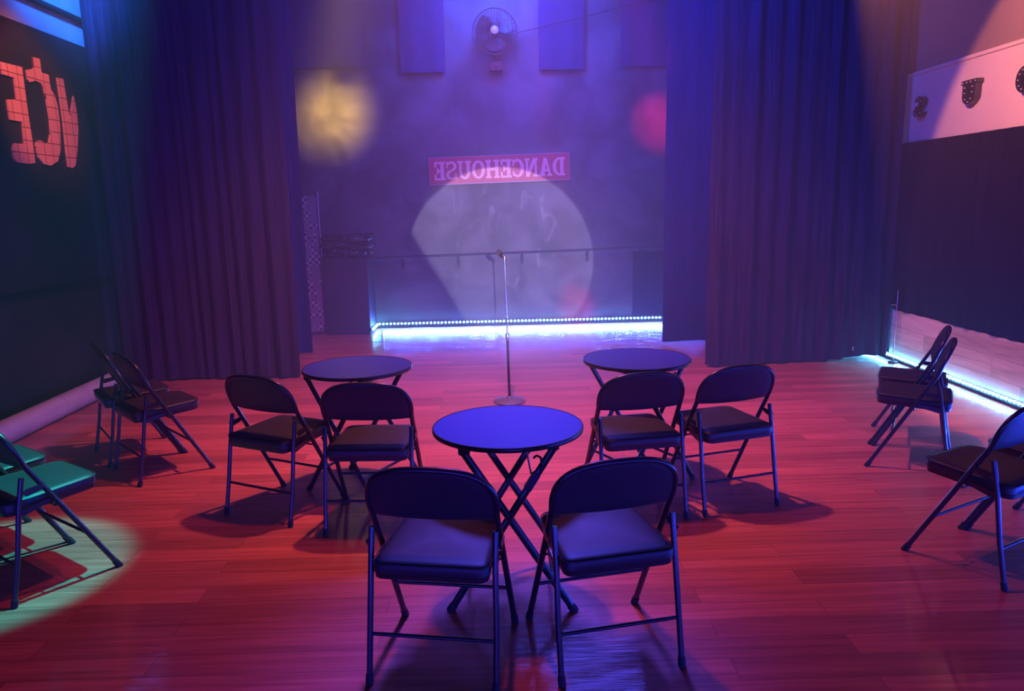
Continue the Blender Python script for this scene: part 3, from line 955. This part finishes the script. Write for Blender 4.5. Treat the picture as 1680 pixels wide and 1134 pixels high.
# the sign hangs on the back wall; its writing reads mirrored, as in the photo
t = thing('wall_sign', 'maroon sign reading DANCEHOUSE in mirrored pink letters on the back wall', 'sign', (0.085, YB - 0.022, 2.015))
t.rotation_euler = (0, -0.020, 0)
SW, SH = 1.79, 0.345
bm = bmesh.new(); box(bm, (-SW / 2, -0.012, -SH / 2), (SW / 2, 0.018, SH / 2), 0.003)
obj('board', bm, M['signboard'], t)
bm = bmesh.new()
for z0, z1 in ((-SH / 2, -SH / 2 + 0.012), (SH / 2 - 0.012, SH / 2)):
    box(bm, (-SW / 2, -0.016, z0), (SW / 2, -0.012, z1))
for x0, x1 in ((-SW / 2, -SW / 2 + 0.008), (SW / 2 - 0.008, SW / 2)):
    box(bm, (x0, -0.016, -SH / 2), (x1, -0.012, SH / 2))
obj('border', bm, M['signtrim'], t, smooth=False)
word = 'DANCEHOUSE'
gap = 0.05
tot = sum(GLY[c][0] for c in word) + gap * (len(word) - 1)
LWD, LHT = 1.665, 0.228
k = LWD / tot
cur = -LWD / 2
for i, c in enumerate(word):
    w, polys = GLY[c]
    bm = bmesh.new()
    for j, pg in enumerate(polys):
        # mirrored: the first letter stands at the right end
        prism(bm, pg, lambda u, v, d: (-(cur + u * k), d, (v - 0.5) * LHT), -0.020 - 0.00003 * (j % 7), -0.0115)
    obj('letter', bm, M['signletter'], t, smooth=False)
    cur += (w + gap) * k

# tiled letters on the left wall (outlines measured on the wall plane: y, z)
TL = {
    'E': 'tiled mirrored letter E at the left edge of the left wall',
    'C': 'tiled mirrored letter C between the E and the N on the left wall',
    'N': 'tiled mirrored letter N beside the left stage curtain',
}
TZ = {
    'E': [(5, 110), (185, 155), (200, 270), (215, 385), (245, 600), (275, 790), (298, 965), (255, 974), (150, 962), (118, 930), (105, 850), (122, 800), (207, 805),
          (190, 620), (85, 600), (60, 430), (143, 425), (120, 245), (20, 215)],
    'C': [(275, 70), (335, 85), (350, 200), (410, 220), (428, 340), (462, 392), (490, 500), (506, 640), (513, 850), (490, 950), (430, 990), (370, 975),
          (325, 920), (303, 830), (308, 785), (340, 775), (390, 800), (415, 795), (430, 700), (420, 580), (395, 440), (370, 330), (345, 290), (300, 270),
          (250, 283), (235, 260), (225, 180), (285, 170)],
    'N': [(483, 245), (535, 255), (550, 360), (575, 500), (593, 600), (622, 400), (634, 450), (652, 560), (662, 690), (655, 850), (638, 990), (610, 1012),
          (580, 1000), (562, 880), (540, 650), (514, 450)],
}


def wall_yz(px, py, x):
    d = (px - 840) / F_PX * _r - (py - 567) / F_PX * _u + _f
    s = x / d[0]
    return (s * d[1], CAM_H + s * d[2])


for c in 'ECN':
    pts = [wall_yz(a / 5.156, 80 + b / 5.156, XL + 0.012) for a, b in TZ[c]]
    bm = bmesh.new(); prism(bm, pts, lambda u, v, d: (d, u, v), XL + 0.001, XL + 0.014)
    tag(obj('tiled_letter', bm, M['tiles'], smooth=False), TL[c], 'letter', 'tiled letters on the left wall')


# black bulb-studded letters on the cream band (mirrored S, then U, then O)
def fat_letter(ch, y, z, h, label):
    w, polys = GLY[ch]
    t = thing('marquee_letter', label, 'letter', (XR - 0.031, y, z), 0, 'black bulb letters on the cream band')
    kw = h * 1.05
    if ch == 'S':
        polys = arc(0.38, 0.72, 0.36, 0.28, 10, 272, 0.27, 0.20) + arc(0.38, 0.28, 0.38, 0.28, -170, 92, 0.28, 0.20)
        dots = [(0.60, 0.84), (0.38, 0.90), (0.16, 0.74), (0.36, 0.55), (0.62, 0.40), (0.62, 0.20), (0.38, 0.08), (0.14, 0.18)]
    elif ch == 'U':
        polys = [rc(0.06, 0.36, 0.40, 1), rc(0.56, 0.36, 0.88, 1), rc(-0.04, 0.82, 0.46, 1), rc(0.52, 0.82, 0.98, 1)] + arc(0.47, 0.36, 0.41, 0.36, 180, 360, 0.30, 0.26)
        dots = [(0.06, 0.91), (0.36, 0.91), (0.62, 0.91), (0.88, 0.91), (0.23, 0.70), (0.72, 0.70), (0.23, 0.48), (0.72, 0.48), (0.30, 0.22), (0.47, 0.10), (0.66, 0.22)]
    else:
        polys = arc(0.45, 0.5, 0.47, 0.5, 0, 360, 0.30, 0.26, 36)
        dots = [(0.45 + 0.32 * math.cos(a), 0.5 + 0.37 * math.sin(a)) for a in [2 * math.pi * q / 10 for q in range(10)]]
    bm = bmesh.new()
    for j, pg in enumerate(polys):
        prism(bm, pg, lambda u, v, d: (d, (u - w / 2) * kw, v * h), -0.001, -0.055 - 0.0001 * (j % 5))
    obj('letter_shell', bm, M['foil'], t, smooth=False)
    for u, v in dots:
        bm = bmesh.new()
        bmesh.ops.create_uvsphere(bm, u_segments=10, v_segments=6, radius=0.0045, matrix=Matrix.Translation((-0.058, (u - w / 2) * kw, v * h)))
        obj('bulb', bm, M['bulb'], t)


fat_letter('S', 6.985, 2.27, 0.18, 'black bulb-studded letter like a 2 on the cream band, nearest the right stage curtain')
fat_letter('U', 6.25, 2.29, 0.19, 'black bulb-studded letter U in the middle of the cream band')
fat_letter('O', 5.60, 2.29, 0.19, 'black bulb-studded letter cut by the right photo edge on the cream band')

# ------------------------------------------------------------------ wall fan
t = thing('wall_fan', 'round dark wall fan with a pink badge at the top of the back wall', 'fan', (0.06, 9.58, 3.61))
RF = 0.265
for yy, nm in ((-0.07, 'front_grille'), (0.05, 'rear_grille')):
    bm = bmesh.new()
    for r in (RF, RF * 0.82, RF * 0.62, RF * 0.42):
        c = yy * (1 if r < RF else 0.15)
        tube(bm, [(r * math.cos(a), c, r * math.sin(a)) for a in [2 * math.pi * q / 36 for q in range(37)]], 0.0028 if r < RF else 0.008, 6)
    for q in range(36):
        a = 2 * math.pi * q / 36
        ca, sa = math.cos(a), math.sin(a)
        tube(bm, [(0.05 * ca, yy, 0.05 * sa), (0.2 * ca, yy, 0.2 * sa), (RF * ca, yy * 0.15, RF * sa)], 0.0018, 4)
    obj(nm, bm, M['fanblue'], t)
for q in range(3):
    bm = bmesh.new()
    a0 = 2 * math.pi * q / 3 + 0.4
    F, B = [], []
    for i in range(7):
        r = 0.045 + 0.185 * i / 6
        f, b = [], []
        for j in range(7):
            a = a0 + (j / 6 - 0.5) * (1.0 + 0.45 * math.sin(math.pi * i / 6)) + 0.25 * i / 6
            y = 0.032 * (j / 6 - 0.5)
            f.append(bm.verts.new((r * math.cos(a), y - 0.002, r * math.sin(a))))
            b.append(bm.verts.new((r * math.cos(a), y + 0.002, r * math.sin(a))))
        F.append(f); B.append(b)
    for i in range(6):
        for j in range(6):
            bm.faces.new((F[i][j], F[i + 1][j], F[i + 1][j + 1], F[i][j + 1]))
            bm.faces.new((B[i][j], B[i][j + 1], B[i + 1][j + 1], B[i + 1][j]))
        for j in (0, 6):
            bm.faces.new((F[i][j], B[i][j], B[i + 1][j], F[i + 1][j]))
    for j in range(6):
        for i in (0, 6):
            bm.faces.new((F[i][j], F[i][j + 1], B[i][j + 1], B[i][j]))
    obj('blade', bm, M['fanblue'], t)
bm = bmesh.new(); lathe(bm, [(0.0, -0.088), (0.030, -0.086), (0.046, -0.078), (0.05, -0.068), (0.0, -0.066)], 28, (0, 0, 0), 'Y')
obj('badge', bm, M['fanhub'], t)
bm = bmesh.new(); lathe(bm, [(0.0, 0.04), (0.075, 0.04), (0.085, 0.07), (0.08, 0.15), (0.0, 0.16)], 28, (0, 0, 0), 'Y')
obj('motor', bm, M['fanblue'], t)
bm = bmesh.new(); tube(bm, [(0, 0.12, 0.0), (0, 0.13, -0.18), (0.0, 0.19, -0.28)], 0.022, 12)
box(bm, (-0.07, 0.17, -0.42), (0.09, 0.295, -0.24), 0.01)
obj('wall_bracket', bm, M['fanblue'], t)
bm = bmesh.new(); tube(bm, [(0.01, 0.165, -0.40), (0.01, 0.162, -0.375)], 0.010, 10)
obj('pull_cord', bm, M['chrome'], t)
bm = bmesh.new(); tube(bm, [(0.33, 9.75, 3.62), (0.7, 9.75, 3.70), (1.2, 9.75, 3.80), (1.7, 9.77, 3.93), (2.2, 9.78, 4.0)], 0.005, 6)
tag(obj('cable', bm, M['matt_black']), 'thin dark cable running from the fan to the right across the back wall', 'cable')


# ------------------------------------------------------------------ stage lamps at the top
def stage_lamp(x, y, z, label, rot=0.0):
    t = thing('stage_lamp', label, 'lamp', (x, y, z), rot, 'stage lamps hanging above the stage')
    bm = bmesh.new()
    lathe(bm, [(0.0, -0.16), (0.075, -0.16), (0.088, -0.14), (0.088, 0.08), (0.06, 0.13), (0.0, 0.13)], 28, (0, 0, 0), 'Y')
    obj('housing', bm, M['housing'], t)
    bm = bmesh.new()
    tube(bm, [(-0.10, 0, 0.0), (-0.115, 0, 0.02), (-0.115, 0, 0.19), (-0.10, 0, 0.20), (0.10, 0, 0.20), (0.115, 0, 0.19), (0.115, 0, 0.02), (0.10, 0, 0.0)], 0.006, 8)
    tube(bm, [(0, 0, 0.20), (0, 0, ZC - z)], 0.012, 10)
    obj('yoke', bm, M['dullsteel'], t)


stage_lamp(1.50, 8.0, 3.66, 'small stage lamp with a bright yoke at the top edge, right of the fan')
stage_lamp(-1.30, 8.0, 3.70, 'small stage lamp at the top edge, left of the fan')

# ------------------------------------------------------------------ small clamp lamp on the wainscot ledge by the curtain
t = thing('clamp_lamp', 'small black stand with chrome rod beside the right stage curtain', 'lamp', (3.80, 7.02, 0.0))
bm = bmesh.new(); lathe(bm, [(0.0, 0.0), (0.045, 0.0), (0.045, 0.012), (0.012, 0.02), (0.0, 0.02)], 24)
obj('foot', bm, M['matt_black'], t)
bm = bmesh.new(); tube(bm, [(0, 0, 0.018), (0, 0, 0.70)], 0.006, 12)
obj('rod', bm, M['chrome'], t)
bm = bmesh.new(); lathe(bm, [(0.0, -0.05), (0.035, -0.05), (0.04, 0.0), (0.03, 0.05), (0.0, 0.055)], 20, (0.0, 0.0, 0.745), 'Y')
obj('head', bm, M['gloss_black'], t)
bm = bmesh.new(); tube(bm, [(0, 0, 0.56), (-0.06, -0.005, 0.565)], 0.005, 8)
obj('clamp_handle', bm, M['chrome'], t)
